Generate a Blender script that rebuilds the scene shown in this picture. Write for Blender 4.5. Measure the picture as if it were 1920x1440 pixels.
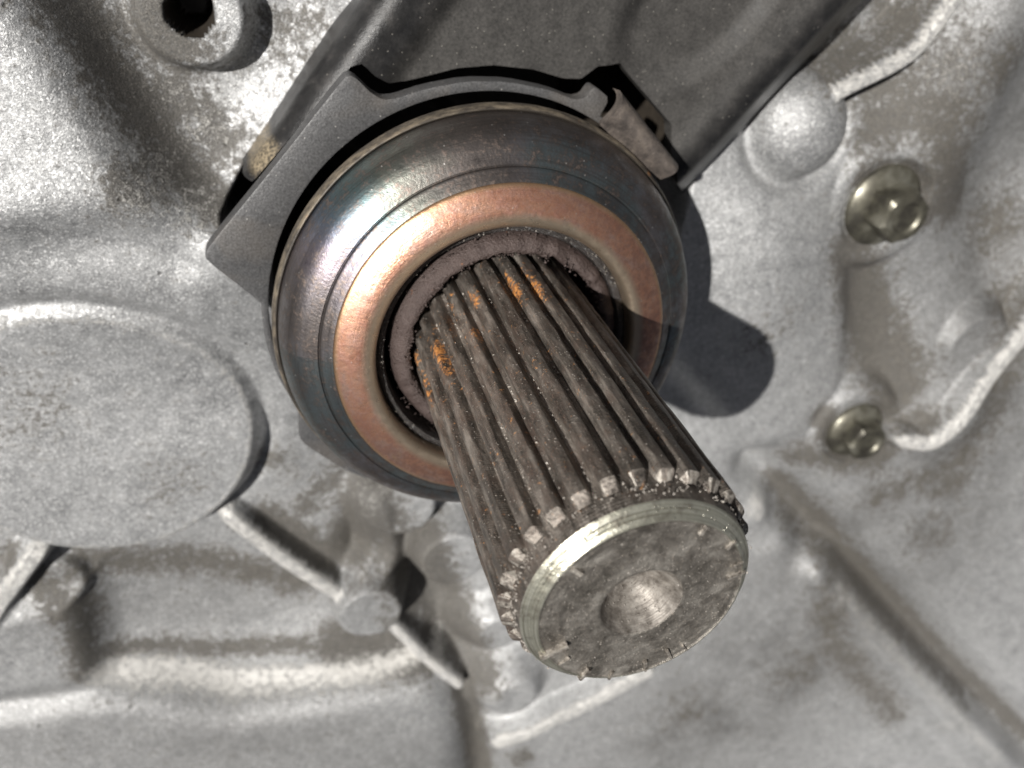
import bpy, bmesh, math, random
import numpy as np
random.seed(7); RNG = np.random.default_rng(7)
for o in list(bpy.data.objects): bpy.data.objects.remove(o)
SC = bpy.context.scene; COL = SC.collection
MM = 0.001                                  # geometry below is written in millimetres
ZOFF = 85.0                                 # shaft end edge stands at z = 85 mm above the housing floor datum
# ---------------------------------------------------------------- camera
FPX = 1530.035
CAM = np.array([-28.926, 54.445, 46.074])
RM = np.array([[0.96055933, 0.07650327, 0.26734438], [-0.08121614, -0.84230844, 0.53284185], [0.26595058, -0.53353889, -0.80287393]])
from mathutils import Matrix, Vector
cd = bpy.data.cameras.new('camera'); cam = bpy.data.objects.new('camera', cd); COL.objects.link(cam)
cd.sensor_width = 36.0; cd.lens = FPX / 1920 * 36.0; cd.clip_start = 0.005; cd.clip_end = 50
m = Matrix.Identity(4)
for i in range(3):
    m[i][0] = RM[0][i]; m[i][1] = -RM[1][i]; m[i][2] = -RM[2][i]
    m[i][3] = (CAM[i] + (ZOFF if i == 2 else 0)) * MM
cam.matrix_world = m
cd.dof.use_dof = True; cd.dof.focus_distance = 0.087; cd.dof.aperture_fstop = 28
SC.camera = cam
# ---------------------------------------------------------------- daylight
SUNL = np.array([0.75, -0.39, -1.0])
W = bpy.data.worlds.new('World'); SC.world = W; W.use_nodes = True
nt = W.node_tree; bg = nt.nodes['Background']; sky = nt.nodes.new('ShaderNodeTexSky')
sky.sky_type = 'NISHITA'; sky.sun_disc = False
sky.sun_elevation = math.atan2(1, math.hypot(SUNL[0], SUNL[1])); sky.sun_rotation = math.atan2(-SUNL[0], -SUNL[1])
sky.air_density = 0.6; sky.dust_density = 3.5; sky.ozone_density = 1.0
hs = nt.nodes.new('ShaderNodeHueSaturation'); hs.inputs['Saturation'].default_value = .5; hs.inputs['Value'].default_value = .5
nt.links.new(sky.outputs[0], hs.inputs['Color']); nt.links.new(hs.outputs[0], bg.inputs[0]); bg.inputs[1].default_value = 0.05
sd = bpy.data.lights.new('sun', 'SUN'); sd.energy = 5.0; sd.angle = math.radians(0.55); sd.color = (1.0, 0.97, 0.925)
so = bpy.data.objects.new('sun', sd); COL.objects.link(so)
so.rotation_euler = Vector(SUNL.tolist()).to_track_quat('-Z', 'Y').to_euler(); so.location = (-.3, .2, .5)
SC.view_settings.view_transform = 'Standard'; SC.view_settings.look = 'None'
SC.view_settings.exposure = 0.42; SC.view_settings.gamma = 1.0; SC.view_settings.use_curve_mapping = False
SC.render.engine = 'CYCLES'; SC.cycles.max_bounces = 5; SC.cycles.diffuse_bounces = 2; SC.cycles.glossy_bounces = 3

# ---------------------------------------------------------------- helpers
def tag(o, label, cat, group=None, kind=None):
    if label: o['label'] = label
    if cat: o['category'] = cat
    if group: o['group'] = group
    if kind: o['kind'] = kind
    return o
def empty(name, loc=(0, 0, 0)):
    o = bpy.data.objects.new(name, None); COL.objects.link(o)
    o.location = [loc[0]*MM, loc[1]*MM, (loc[2]+ZOFF)*MM]; o.empty_display_size = .005
    return o
def link(name, me, mats, parent=None, loc=None):
    """verts of me are in world mm (z relative to the shaft end); parent offset is removed"""
    o = bpy.data.objects.new(name, me); COL.objects.link(o)
    for mt in (mats if isinstance(mats, (list, tuple)) else [mats]):
        if me.materials.find(mt.name) < 0: me.materials.append(mt)
    if parent is not None: o.parent = parent
    return o
def mesh(name, V, F, parent=None, smooth=True, mi=None, mats=None, org=None):
    V = np.asarray(V, float).copy()
    V[:, 2] += ZOFF
    V *= MM
    if parent is not None:
        p = parent; off = np.zeros(3)
        while p is not None: off += np.array(p.location); p = p.parent
        V -= off
    loc = np.zeros(3)
    if parent is None and org is not None:
        loc = np.array([org[0]*MM, org[1]*MM, (org[2]+ZOFF)*MM]); V -= loc
    me = bpy.data.meshes.new(name); me.from_pydata(V.tolist(), [], [tuple(int(i) for i in f) for f in F]); me.update()
    if smooth: me.polygons.foreach_set('use_smooth', [True]*len(me.polygons))
    o = link(name, me, mats, parent)
    if mi is not None: me.polygons.foreach_set('material_index', list(mi))
    o.location = loc
    return o
def sharp(o, deg=35):
    me = o.data; bm = bmesh.new(); bm.from_mesh(me)
    for e in bm.edges:
        if len(e.link_faces) == 2 and e.calc_face_angle(0) > math.radians(deg): e.smooth = False
    bm.to_mesh(me); bm.free(); return o
def lathe(prof, n=160, cx=0, cy=0, tx=0, ty=0, jit=None):
    V = []; F = []
    for r, z in prof:
        for k in range(n):
            a = 2*math.pi*k/n; rr = r; zz = z
            if jit: dr, dz = jit(a, r, z); rr += dr; zz += dz
            x = rr*math.cos(a); y = rr*math.sin(a)
            V.append((x+cx, y+cy, zz + tx*x + ty*y))
    for j in range(len(prof)-1):
        for k in range(n):
            k2 = (k+1) % n
            F.append((j*n+k, j*n+k2, (j+1)*n+k2, (j+1)*n+k))
    return V, F
def spline(pts, n=8):
    """Catmull-Rom through 2-D profile points"""
    P = [np.array(p, float) for p in pts]; P = [2*P[0]-P[1]] + P + [2*P[-1]-P[-2]]; out = []
    for i in range(1, len(P)-2):
        for t in np.linspace(0, 1, n, endpoint=False):
            a, b, c, d = P[i-1:i+3]
            out.append(tuple(.5*((2*b)+(c-a)*t+(2*a-5*b+4*c-d)*t*t+(3*b-a-3*c+d)*t**3)))
    out.append(tuple(P[-2])); return out
def ray(px, py, z):
    """point where the line of sight of a photo pixel meets height z (mm)"""
    d = np.array([(px-960)/FPX, (py-720)/FPX, 1.0]) @ RM
    return CAM + d*((z-CAM[2])/d[2])
def xy(pts, z): return np.array([ray(p[0], p[1], z)[:2] for p in pts])
# numpy value noise
def vnoise(x, y, seed=0):
    r = np.random.default_rng(seed).random((256, 256))
    xi = np.floor(x).astype(int); yi = np.floor(y).astype(int); fx = x-xi; fy = y-yi
    fx = fx*fx*(3-2*fx); fy = fy*fy*(3-2*fy)
    g = lambda a, b: r[a % 256, b % 256]
    return (g(xi, yi)*(1-fx)+g(xi+1, yi)*fx)*(1-fy)+(g(xi, yi+1)*(1-fx)+g(xi+1, yi+1)*fx)*fy
def fbm(x, y, oct=4, seed=0):
    s = 0; a = 1; t = 0
    for k in range(oct): s = s+a*(vnoise(x*2**k, y*2**k, seed+k)-.5); t += a; a *= .5
    return s/t

# ---------------------------------------------------------------- materials
class NT:
    def __init__(s, name):
        s.m = bpy.data.materials.new(name); s.m.use_nodes = True; s.t = s.m.node_tree
        s.b = s.t.nodes['Principled BSDF']; tc = s.t.nodes.new('ShaderNodeTexCoord')
        mp = s.n('ShaderNodeVectorMath', operation='SCALE'); mp.inputs['Scale'].default_value = 1000.0
        s.l(tc.outputs['Object'], mp.inputs[0]); s.co = mp.outputs[0]       # object coordinates in mm
    def n(s, ty, **kw):
        nd = s.t.nodes.new(ty)
        for k, v in kw.items(): setattr(nd, k, v)
        return nd
    def l(s, a, b): s.t.links.new(a, b)
    def noise(s, scale, detail=3, rough=.55, co=None, dist=0.0):
        nd = s.n('ShaderNodeTexNoise'); nd.inputs['Scale'].default_value = scale; nd.inputs['Detail'].default_value = detail
        nd.inputs['Roughness'].default_value = rough; nd.inputs['Distortion'].default_value = dist
        s.l(co or s.co, nd.inputs['Vector']); return nd.outputs['Fac']
    def voro(s, scale, out='Distance', co=None, feature='F1'):
        nd = s.n('ShaderNodeTexVoronoi', feature=feature); nd.inputs['Scale'].default_value = scale; s.l(co or s.co, nd.inputs['Vector']); return nd.outputs[out]
    def ramp(s, fac, stops, interp='LINEAR'):
        nd = s.n('ShaderNodeValToRGB'); cr = nd.color_ramp; cr.interpolation = interp
        while len(cr.elements) > 1: cr.elements.remove(cr.elements[-1])
        for i, (p, c) in enumerate(stops):
            c = (c, c, c) if not hasattr(c, '__len__') else c
            e = cr.elements[0] if i == 0 else cr.elements.new(p)
            e.position = p; e.color = (*c, 1)
        s.l(fac, nd.inputs[0]); return nd.outputs[0]
    def mix(s, fac, a, b, mode='MIX'):
        nd = s.n('ShaderNodeMix', data_type='RGBA', blend_type=mode)
        for sk, v in ((nd.inputs[0], fac), (nd.inputs[6], a), (nd.inputs[7], b)):
            if hasattr(v, 'is_linked') or hasattr(v, 'links'): s.l(v, sk)
            elif hasattr(v, '__len__'): sk.default_value = (*v, 1)
            else: sk.default_value = v if sk.type == 'VALUE' else (v, v, v, 1)
        return nd.outputs[2]
    def math(s, op, a, b=None, c=None, clamp=False):
        nd = s.n('ShaderNodeMath', operation=op, use_clamp=clamp)
        for i, v in enumerate((a, b, c)):
            if v is None: continue
            if hasattr(v, 'links'): s.l(v, nd.inputs[i])
            else: nd.inputs[i].default_value = v
        return nd.outputs[0]
    def attr(s, name):
        nd = s.n('ShaderNodeAttribute', attribute_name=name); return nd.outputs['Fac']
    def xyz(s):
        nd = s.n('ShaderNodeSeparateXYZ'); s.l(s.co, nd.inputs[0]); return nd.outputs
    def radius(s):
        x = s.xyz(); return s.math('SQRT', s.math('ADD', s.math('MULTIPLY', x[0], x[0]), s.math('MULTIPLY', x[1], x[1])))
    def polar(s, fa, fr, fz=1.0):
        """vector (angle*fa, radius*fr, z*fz): for marks that run round the axis"""
        x = s.xyz(); a = s.math('ARCTAN2', x[1], x[0]); nd = s.n('ShaderNodeCombineXYZ')
        s.l(s.math('MULTIPLY', a, fa), nd.inputs[0]); s.l(s.math('MULTIPLY', s.radius(), fr), nd.inputs[1]); s.l(s.math('MULTIPLY', x[2], fz), nd.inputs[2])
        return nd.outputs[0]
    def bump(s, h, dist_mm, strength=1.0, prev=None):
        nd = s.n('ShaderNodeBump'); nd.inputs['Strength'].default_value = strength; nd.inputs['Distance'].default_value = dist_mm*MM
        s.l(h, nd.inputs['Height'])
        if prev is not None: s.l(prev, nd.inputs['Normal'])
        return nd.outputs[0]
    def hsum(s, *hs):
        t = None
        for h, a in hs:
            p = s.math('MULTIPLY', h, a); t = p if t is None else s.math('ADD', t, p)
        return t
    def set(s, **kw):
        for k, v in kw.items():
            sk = s.b.inputs[k.replace('_', ' ')]
            if hasattr(v, 'links'): s.l(v, sk)
            elif hasattr(v, '__len__'): sk.default_value = (*v, 1) if len(v) == 3 and sk.type == 'RGBA' else v
            else: sk.default_value = v
        return s.m

def mat_cast():
    n = NT('cast_aluminium')
    big = n.noise(.075, 5, .65); mid = n.noise(.34, 5, .68); fine = n.noise(4.2, 3, .65); grain = n.voro(4.4, 'Color')
    sep = n.n('ShaderNodeSeparateColor'); n.l(grain, sep.inputs[0])
    c = n.ramp(n.math('ADD', n.math('MULTIPLY', mid, .55), n.math('MULTIPLY', big, .45)), [(.36, (.27, .274, .277)), (.5, (.51, .515, .518)), (.61, (.70, .705, .708))])
    c = n.mix(.38, c, n.ramp(fine, [(.28, .06), (.72, .78)]))
    c = n.mix(1.0, c, n.ramp(sep.outputs[2], [(0, .66), (1, 1.0)]), 'MULTIPLY')
    c = n.mix(n.math('MULTIPLY', n.ramp(sep.outputs[0], [(.80, 0), (.97, 1)]), .75), c, (.84, .84, .835))
    # grime where the photograph shows stains, broken up by noise; film is a thin grey layer painting in slope shade on the right; dep is pale road-salt deposit plus painted highlights on ribs and cover rim
    brk = n.noise(.95, 6, .78, dist=.3)
    br = n.math('SUBTRACT', n.math('ADD', n.math('MULTIPLY', mid, .5), n.math('MULTIPLY', brk, .8)), .66)
    c = n.mix(n.math('MULTIPLY', n.attr('film_shade'), n.ramp(n.math('ADD', n.math('MULTIPLY', big, .6), n.math('MULTIPLY', brk, .4)), [(.38, .45), (.62, .97)])), c, (.105, .104, .101))
    d = n.ramp(n.math('ADD', n.attr('dirt'), n.math('MULTIPLY', br, 2.6)), [(.13, 0), (.48, 1)])
    gc = n.ramp(n.math('ADD', n.math('MULTIPLY', fine, .6), n.math('MULTIPLY', brk, .4)), [(.36, (.020, .018, .015)), (.52, (.060, .053, .043)), (.66, (.155, .140, .118))])
    c = n.mix(n.math('MULTIPLY', d, .9), c, gc)
    dp = n.ramp(n.math('ADD', n.attr('dep_sheen'), n.math('MULTIPLY', n.math('SUBTRACT', n.math('ADD', n.math('MULTIPLY', brk, .6), n.math('MULTIPLY', fine, .4)), .5), 4.2)), [(.38, 0), (.85, .8)])
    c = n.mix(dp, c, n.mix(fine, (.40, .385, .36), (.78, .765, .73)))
    pit = n.math('MULTIPLY', n.ramp(n.voro(.2), [(.04, 1), (.075, 0)]), n.ramp(mid, [(.48, 0), (.58, 1)]))
    c = n.mix(n.math('MULTIPLY', pit, .85), c, (.03, .027, .022))
    h = n.hsum((fine, .085), (sep.outputs[1], .05), (brk, .10), (mid, .14), (pit, -.15), (dp, .12))
    cov = n.math('MAXIMUM', n.math('MAXIMUM', d, n.math('MULTIPLY', n.attr('film_shade'), .45)), dp)
    met = n.math('MULTIPLY', n.math('SUBTRACT', 1.0, cov), .58)
    return n.set(Base_Color=c, Metallic=met, Roughness=n.ramp(n.math('ADD', n.math('MULTIPLY', d, .35), n.math('MULTIPLY', mid, .35)), [(0, .42), (.75, .68)]), Normal=n.bump(h, 1.0))
def mat_fork():
    n = NT('dark_forged_steel')
    nz = n.noise(.35, 6, .68); fine = n.noise(2.6, 4, .65)
    c = n.ramp(nz, [(.3, (.010, .010, .0105)), (.55, (.020, .0195, .0195)), (.75, (.045, .042, .040))])
    du = n.math('MULTIPLY', n.attr('dust'), n.ramp(nz, [(.3, .55), (.65, 1)]))
    c = n.mix(du, c, n.ramp(fine, [(.3, (.032, .031, .029)), (.7, (.074, .070, .066))]))
    sp = n.ramp(n.voro(1.0), [(.05, 1), (.11, 0)])
    c = n.mix(n.math('MULTIPLY', sp, .5), c, (.36, .34, .30))
    c = n.mix(n.math('MULTIPLY', n.ramp(n.attr('dirt'), [(.15, 0), (.6, 1)]), n.ramp(fine, [(.4, .1), (.6, .9)])), c, (.30, .245, .165))
    return n.set(Base_Color=c, Metallic=.0, Specular_IOR_Level=.22, Roughness=n.math('ADD', n.math('MULTIPLY', du, .25), n.ramp(nz, [(.3, .28), (.7, .42)])), Normal=n.bump(n.hsum((fine, .05), (nz, .08)), 1.0))
def mat_plate():
    n = NT('grey_sintered_plate')
    nz = n.noise(.18, 5, .65); fine = n.noise(3.6, 3, .6)
    c = n.mix(nz, (.040, .040, .043), (.105, .103, .104))
    c = n.mix(n.ramp(n.noise(.11, 3, .5, dist=.8), [(.52, 0), (.72, .6)]), c, (.125, .104, .085))
    c = n.mix(n.math('MULTIPLY', n.ramp(n.voro(.8), [(.05, 1), (.10, 0)]), .8), c, (.55, .53, .5))
    c = n.mix(.4, c, n.ramp(fine, [(.3, .02), (.7, .17)]))
    return n.set(Base_Color=c, Metallic=.3, Roughness=.5, Normal=n.bump(n.hsum((fine, .045), (nz, .15)), 1.0))
def mat_clip():
    n = NT('worn_brown_clip_steel'); nz = n.noise(.5, 6, .7); fine = n.noise(2.6, 4, .65)
    c = n.ramp(nz, [(.3, (.055, .048, .044)), (.5, (.125, .106, .094)), (.7, (.22, .185, .155))]); c = n.mix(n.ramp(fine, [(.6, 0), (.7, .6)]), c, (.30, .26, .22))
    return n.set(Base_Color=c, Metallic=.45, Roughness=.46, Normal=n.bump(n.hsum((fine, .08), (nz, .12)), 1.0))
def mat_shell():
    n = NT('heat_tinted_steel')
    v = n.noise(1.0, 3, .5, n.polar(1.3, .10, .08)); blot = n.noise(.55, 6, .74); fine = n.noise(2.2, 4, .7)
    c = n.ramp(v, [(.30, (.13, .128, .13)), (.44, (.17, .20, .205)), (.52, (.24, .225, .23)), (.60, (.17, .15, .145)), (.80, (.22, .19, .165))])
    x_ = n.xyz(); an = n.math('ADD', n.math('MULTIPLY', n.math('ARCTAN2', x_[1], x_[0]), .1592), n.math('MULTIPLY', n.math('SUBTRACT', v, .5), .12))
    ti = n.ramp(an, [(.24, (.13, .115, .11)), (.30, (.19, .165, .15)), (.335, (.17, .18, .15)), (.36, (.13, .20, .21)), (.395, (.11, .15, .21)), (.43, (.16, .135, .165)), (.48, (.11, .105, .11))])
    tm = n.ramp(an, [(.22, 0), (.32, .85), (.42, .8), (.5, 0)])
    c = n.mix(tm, c, ti)
    c = n.mix(n.math('MULTIPLY', n.ramp(blot, [(.40, 0), (.60, .9)]), n.math('SUBTRACT', 1.0, n.math('MULTIPLY', tm, .45))), c, (.085, .075, .070))
    c = n.mix(n.ramp(n.math('MULTIPLY', fine, blot), [(.28, 0), (.38, .8)]), c, (.23, .18, .155))
    rub = n.noise(1.0, 4, .7, n.polar(1.2, 5, 4)); c = n.mix(n.ramp(rub, [(.50, 0), (.66, .5)]), c, (.075, .066, .060))
    c = n.mix(n.math('MULTIPLY', n.ramp(n.voro(.7), [(.04, 1), (.085, 0)]), .9), c, (.6, .58, .55))
    return n.set(Base_Color=c, Metallic=.9, Roughness=n.ramp(blot, [(.3, .27), (.7, .52)]), Normal=n.bump(n.hsum((fine, .022), (blot, .04)), 1.0))
def mat_rim():
    n = NT('dusty_rim')
    v = n.noise(1.0, 5, .7, n.polar(9, .8, .8)); big = n.noise(.22, 3)
    c = n.ramp(v, [(.30, (.025, .022, .020)), (.46, (.075, .063, .050)), (.62, (.20, .165, .12)), (.80, (.11, .075, .05))])
    c = n.mix(n.ramp(big, [(.66, 0), (.74, .9)]), c, (.45, .20, .06))
    band = n.ramp(n.math('ADD', n.math('MULTIPLY', n.math('SUBTRACT', n.radius(), 29.0), .8), n.math('MULTIPLY', v, .22)), [(.42, 0), (.58, 1), (.88, 1), (.97, 0)])
    c = n.mix(band, n.mix(v, (.02, .018, .016), (.07, .058, .046)), c)
    return n.set(Base_Color=c, Metallic=.35, Roughness=.5, Normal=n.bump(v, .1))
def mat_copper():
    n = NT('worn_copper_tint')
    r = n.radius(); v = n.noise(1.0, 5, .66, n.polar(4, .35, .3)); blot = n.noise(.85, 6, .74)
    c = n.ramp(v, [(.28, (.42, .155, .09)), (.42, (.66, .30, .175)), (.54, (.76, .40, .25)), (.64, (.64, .42, .34)), (.78, (.74, .48, .25))])
    c = n.mix(n.ramp(blot, [(.42, 0), (.58, .8)]), c, (.33, .145, .10))
    c = n.mix(n.ramp(n.noise(3.0, 4, .7), [(.5, 0), (.7, .45)]), c, (.62, .42, .36))
    c = n.mix(n.ramp(n.noise(1.0, 5, .75, n.polar(26, .45, .4)), [(.52, 0), (.68, .5)]), c, (.36, .19, .14))
    c = n.mix(.2, c, (.44, .34, .30))
    inner = n.ramp(n.math('ADD', n.math('MULTIPLY', r, .05), n.math('MULTIPLY', blot, .05)), [(.955, 1), (1.02, 0)])
    c = n.mix(n.math('MULTIPLY', inner, .8), c, (.50, .43, .32))
    outer = n.ramp(n.math('MULTIPLY', r, .04), [(.882, 0), (.902, 1)])
    c = n.mix(n.math('MULTIPLY', outer, .6), c, (.56, .38, .2))
    c = n.mix(n.math('MULTIPLY', n.ramp(n.voro(.8), [(.035, 1), (.07, 0)]), .8), c, (.75, .68, .6))
    scr = n.noise(1.0, 4, .6, n.polar(1.5, 9, 9))
    return n.set(Base_Color=c, Metallic=.88, Roughness=n.ramp(blot, [(.3, .24), (.7, .44)]), Anisotropic=.3, Normal=n.bump(n.hsum((scr, .02), (blot, .06)), 1.0))
def mat_seal():
    n = NT('greasy_black_seal')
    nz = n.noise(1.1, 6, .75); c = n.mix(nz, (.010, .009, .009), (.060, .052, .048))
    sp = n.ramp(n.voro(1.9), [(.10, 1), (.2, 0)])
    c = n.mix(n.math('MULTIPLY', sp, n.ramp(nz, [(.42, 0), (.55, 1)])), c, (.34, .35, .37))
    return n.set(Base_Color=c, Metallic=.2, Roughness=.32, Normal=n.bump(nz, .5))
def mat_sleeve():
    n = NT('brown_varnished_sleeve')
    nz = n.noise(.6, 6, .7); fine = n.noise(2.4, 4, .7)
    c = n.mix(nz, (.040, .028, .025), (.105, .076, .068))
    c = n.mix(n.ramp(fine, [(.54, 0), (.72, .8)]), c, (.040, .029, .026))
    c = n.mix(n.ramp(n.noise(.45, 3), [(.68, 0), (.74, .8)]), c, (.34, .12, .03))
    return n.set(Base_Color=c, Metallic=.15, Roughness=.48, Normal=n.bump(n.hsum((fine, .2), (nz, .25)), 1.0))
def steel_dust(n, c, g, amt=1.0):
    """pale grit lying on oily steel; g = noise that gathers it"""
    sp = n.ramp(n.voro(1.7), [(.09, 1), (.18, 0)]); sp2 = n.ramp(n.voro(3.6), [(.14, 1), (.28, 0)])
    c = n.mix(n.math('MULTIPLY', n.math('MULTIPLY', sp2, n.ramp(g, [(.42, .05), (.64, 1)])), .8*amt), c, (.46, .39, .32))
    return n.mix(n.math('MULTIPLY', sp, .7*amt), c, (.52, .48, .43)), sp
def mat_spline():
    n = NT('oiled_spline_steel')
    nd = n.n('ShaderNodeMapping'); n.l(n.co, nd.inputs[0]); nd.inputs['Scale'].default_value = (1, 1, .2)
    st = n.noise(.9, 6, .7, nd.outputs[0]); g = n.noise(.35, 5, .7); fine = n.noise(2.0, 4, .7)
    c = n.ramp(st, [(.34, (.050, .044, .038)), (.5, (.145, .127, .110)), (.66, (.32, .285, .25))])
    c = n.mix(n.ramp(g, [(.48, 0), (.68, .5)]), c, (.165, .115, .092))
    c, sp = steel_dust(n, c, fine, .9)
    ru = n.ramp(n.math('ADD', n.attr('rust'), n.math('ADD', n.math('MULTIPLY', n.math('SUBTRACT', fine, .5), 2.6), n.math('MULTIPLY', n.math('SUBTRACT', n.noise(.9, 4, .7), .5), 2.8))), [(.52, 0), (.95, .92)])
    c = n.mix(ru, c, n.ramp(fine, [(.35, (.10, .042, .02)), (.5, (.38, .15, .04)), (.62, (.66, .30, .09))]))
    wv = n.n('ShaderNodeTexWave', wave_type='BANDS', bands_direction='Z'); wv.inputs['Scale'].default_value = .95; wv.inputs['Distortion'].default_value = 1.0
    n.l(n.co, wv.inputs['Vector'])
    wm = n.math('MULTIPLY', wv.outputs['Fac'], n.ramp(g, [(.40, 1), (.6, .1)]))
    return n.set(Base_Color=c, Metallic=n.math('SUBTRACT', .6, n.math('MULTIPLY', ru, .6)), Roughness=n.ramp(st, [(.3, .36), (.7, .60)]), Normal=n.bump(n.hsum((wm, .03), (fine, .16), (sp, .12)), 1.0))
def mat_facet():
    n = NT('bare_cut_steel')
    g = n.noise(1.5, 5, .75); c = n.ramp(g, [(.36, (.07, .058, .048)), (.48, (.30, .27, .235)), (.66, (.58, .54, .48))]); c, sp = steel_dust(n, c, g, .5)
    return n.set(Base_Color=c, Metallic=.6, Roughness=.4, Normal=n.bump(g, .2))
def mat_chamfer():
    n = NT('turned_steel_chamfer')
    r = n.noise(1.0, 3, .6, n.polar(.7, 7, 5)); g = n.noise(.5, 5, .7)
    c = n.ramp(r, [(.3, (.24, .23, .18)), (.5, (.48, .47, .385)), (.7, (.62, .61, .54))])
    c = n.mix(n.ramp(g, [(.5, 0), (.70, .8)]), c, (.15, .125, .10)); c, sp = steel_dust(n, c, g, .6)
    return n.set(Base_Color=c, Metallic=.8, Roughness=.33, Normal=n.bump(n.hsum((r, .07), (sp, .1), (g, .15)), 1.0))
def mat_endface():
    n = NT('oily_end_face')
    g = n.noise(.42, 6, .72, dist=.5); fine = n.noise(1.5, 5, .7)
    c = n.ramp(g, [(.32, (.080, .072, .061)), (.5, (.175, .160, .140)), (.66, (.30, .28, .25))])
    c, sp = steel_dust(n, c, fine, 1.0)
    sw = n.noise(1.0, 4, .6, n.polar(1.2, 3, 1))
    return n.set(Base_Color=c, Metallic=.6, Roughness=n.ramp(g, [(.3, .30), (.7, .52)]), Normal=n.bump(n.hsum((sw, .05), (fine, .2), (sp, .12)), 1.0))
def mat_bore():
    n = NT('drilled_centre_steel')
    g = n.noise(1.0, 5, .7); c = n.ramp(g, [(.35, (.09, .078, .066)), (.5, (.19, .172, .152)), (.66, (.30, .278, .25))]); c, sp = steel_dust(n, c, g, .5)
    return n.set(Base_Color=c, Metallic=.4, Roughness=.48, Normal=n.bump(n.hsum((n.noise(1.0, 3, .6, n.polar(.5, 9, 4)), .07), (sp, .1)), 1.0))
def mat_zinc():
    n = NT('yellow_zinc_bolt')
    g = n.noise(.22, 4, .6); c = n.ramp(g, [(.36, (.055, .051, .042)), (.5, (.125, .118, .092)), (.64, (.22, .212, .175))])
    return n.set(Base_Color=c, Metallic=.65, Roughness=n.ramp(g, [(.3, .55), (.7, .33)]), Normal=n.bump(n.noise(2.0, 3), .03))
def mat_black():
    n = NT('oily_hole_shade'); return n.set(Base_Color=n.mix(n.noise(.8, 4), (.01, .009, .008), (.05, .04, .03)), Roughness=.5)  # oily bolt hole; in the pit this black stands in for shade
def mat_grit():
    n = NT('pale_grit'); return n.set(Base_Color=n.mix(n.noise(.7, 2), (.10, .085, .07), (.52, .48, .43)), Roughness=.55)
CLIP = mat_clip()
CAST, FORK, PLATE, SHELL, RIM, COPPER = mat_cast(), mat_fork(), mat_plate(), mat_shell(), mat_rim(), mat_copper()
SEAL, SLEEVE, SPLINE, FACET, CHAMF, ENDF, BORE, ZINC, HOLE, GRIT = mat_seal(), mat_sleeve(), mat_spline(), mat_facet(), mat_chamfer(), mat_endface(), mat_bore(), mat_zinc(), mat_black(), mat_grit()

# ---------------------------------------------------------------- gearbox housing: one casting, sculpted as a height field, its bosses and ribs cut out as parts
STEP = 0.5
def softplus(t): return np.log1p(np.exp(-np.abs(t))) + np.maximum(t, 0)
def base(x, y):
    s = .45*x - .9*y
    return -84 + .14*16*softplus((s-55)/16.)
xs = np.arange(-118, 225, STEP); ys = np.arange(-235, 82, STEP)
X, Y = np.meshgrid(xs, ys)
B0 = base(X, Y); HF = B0.copy(); PART = np.zeros(X.shape, int); PN = ['case_wall']; DIRT = np.zeros(X.shape); FILM_SHADE = np.zeros(X.shape); DEP_SHEEN = np.zeros(X.shape)
def hsample(x, y):
    i = np.clip((x-xs[0])/STEP, 0, len(xs)-2); j = np.clip((y-ys[0])/STEP, 0, len(ys)-2)
    return HF[int(j), int(i)]
def hit(px, py, h=0.0):
    """where the line of sight meets the present surface raised by h"""
    for z in np.arange(-50, -140, -.4):
        p = ray(px, py, z)
        if z <= hsample(p[0], p[1])+h: break
    return p[:2]
def hits(pts, h=0.0): return np.array([hit(a, b, h) for a, b in pts])
def smax(a, b, k): h = np.clip(.5+.5*(a-b)/k, 0, 1); return b*(1-h)+a*h+k*h*(1-h)
def smin(a, b, k): return -smax(-a, -b, k)
def sst(t): t = np.clip(t, 0, 1); return t*t*(3-2*t)
def dseg(pts, along=False):
    D = np.full(X.shape, 1e9); S = np.ones(X.shape)
    for a, b in zip(pts[:-1], pts[1:]):
        ab = b-a; t = np.clip(((X-a[0])*ab[0]+(Y-a[1])*ab[1])/(ab@ab), 0, 1)
        dx = X-a[0]-t*ab[0]; dy = Y-a[1]-t*ab[1]; d = np.hypot(dx, dy)
        s = np.sign(ab[0]*dy-ab[1]*dx); u = d < D; D = np.where(u, d, D); S = np.where(u, s, S)
    return D, S
def blur(a, k):
    for ax in (0, 1):
        c = np.cumsum(np.concatenate([np.repeat(a.take([0], ax), k+1, ax), a, np.repeat(a.take([-1], ax), k, ax)], ax), ax)
        n_ = a.shape[ax]; a = (c.take(range(2*k+1, 2*k+1+n_), ax)-c.take(range(0, n_), ax))/(2*k+1)
    return a
def sm(q): return np.array(spline(list(q), 6)) if len(q) > 2 else q
def raise_(d, top, steep, ke, kf, name=None, infl=.5):
    """d>0 inside the footprint"""
    global HF
    cand = smin(top, top + d*steep, ke)
    if name:
        PN.append(name); PART[(d > -infl) & (cand > HF - .4)] = len(PN)-1
    HF = smax(HF, cand, kf)
def disc(px, r, h, steep=2.2, ke=1.2, kf=1.5, name=None, dome=0, oval=1):
    c = hit(*px, h=h); d = r-np.hypot(X-c[0], (Y-c[1])/oval)
    top = float(hsample(*c)) + h
    t = top + dome*(np.sqrt(np.clip(1-(1-np.clip(d, 0, r)/r)**2, 0, 1))-1) if dome else top
    raise_(d, t, steep, ke, kf, name); return c, top
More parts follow.
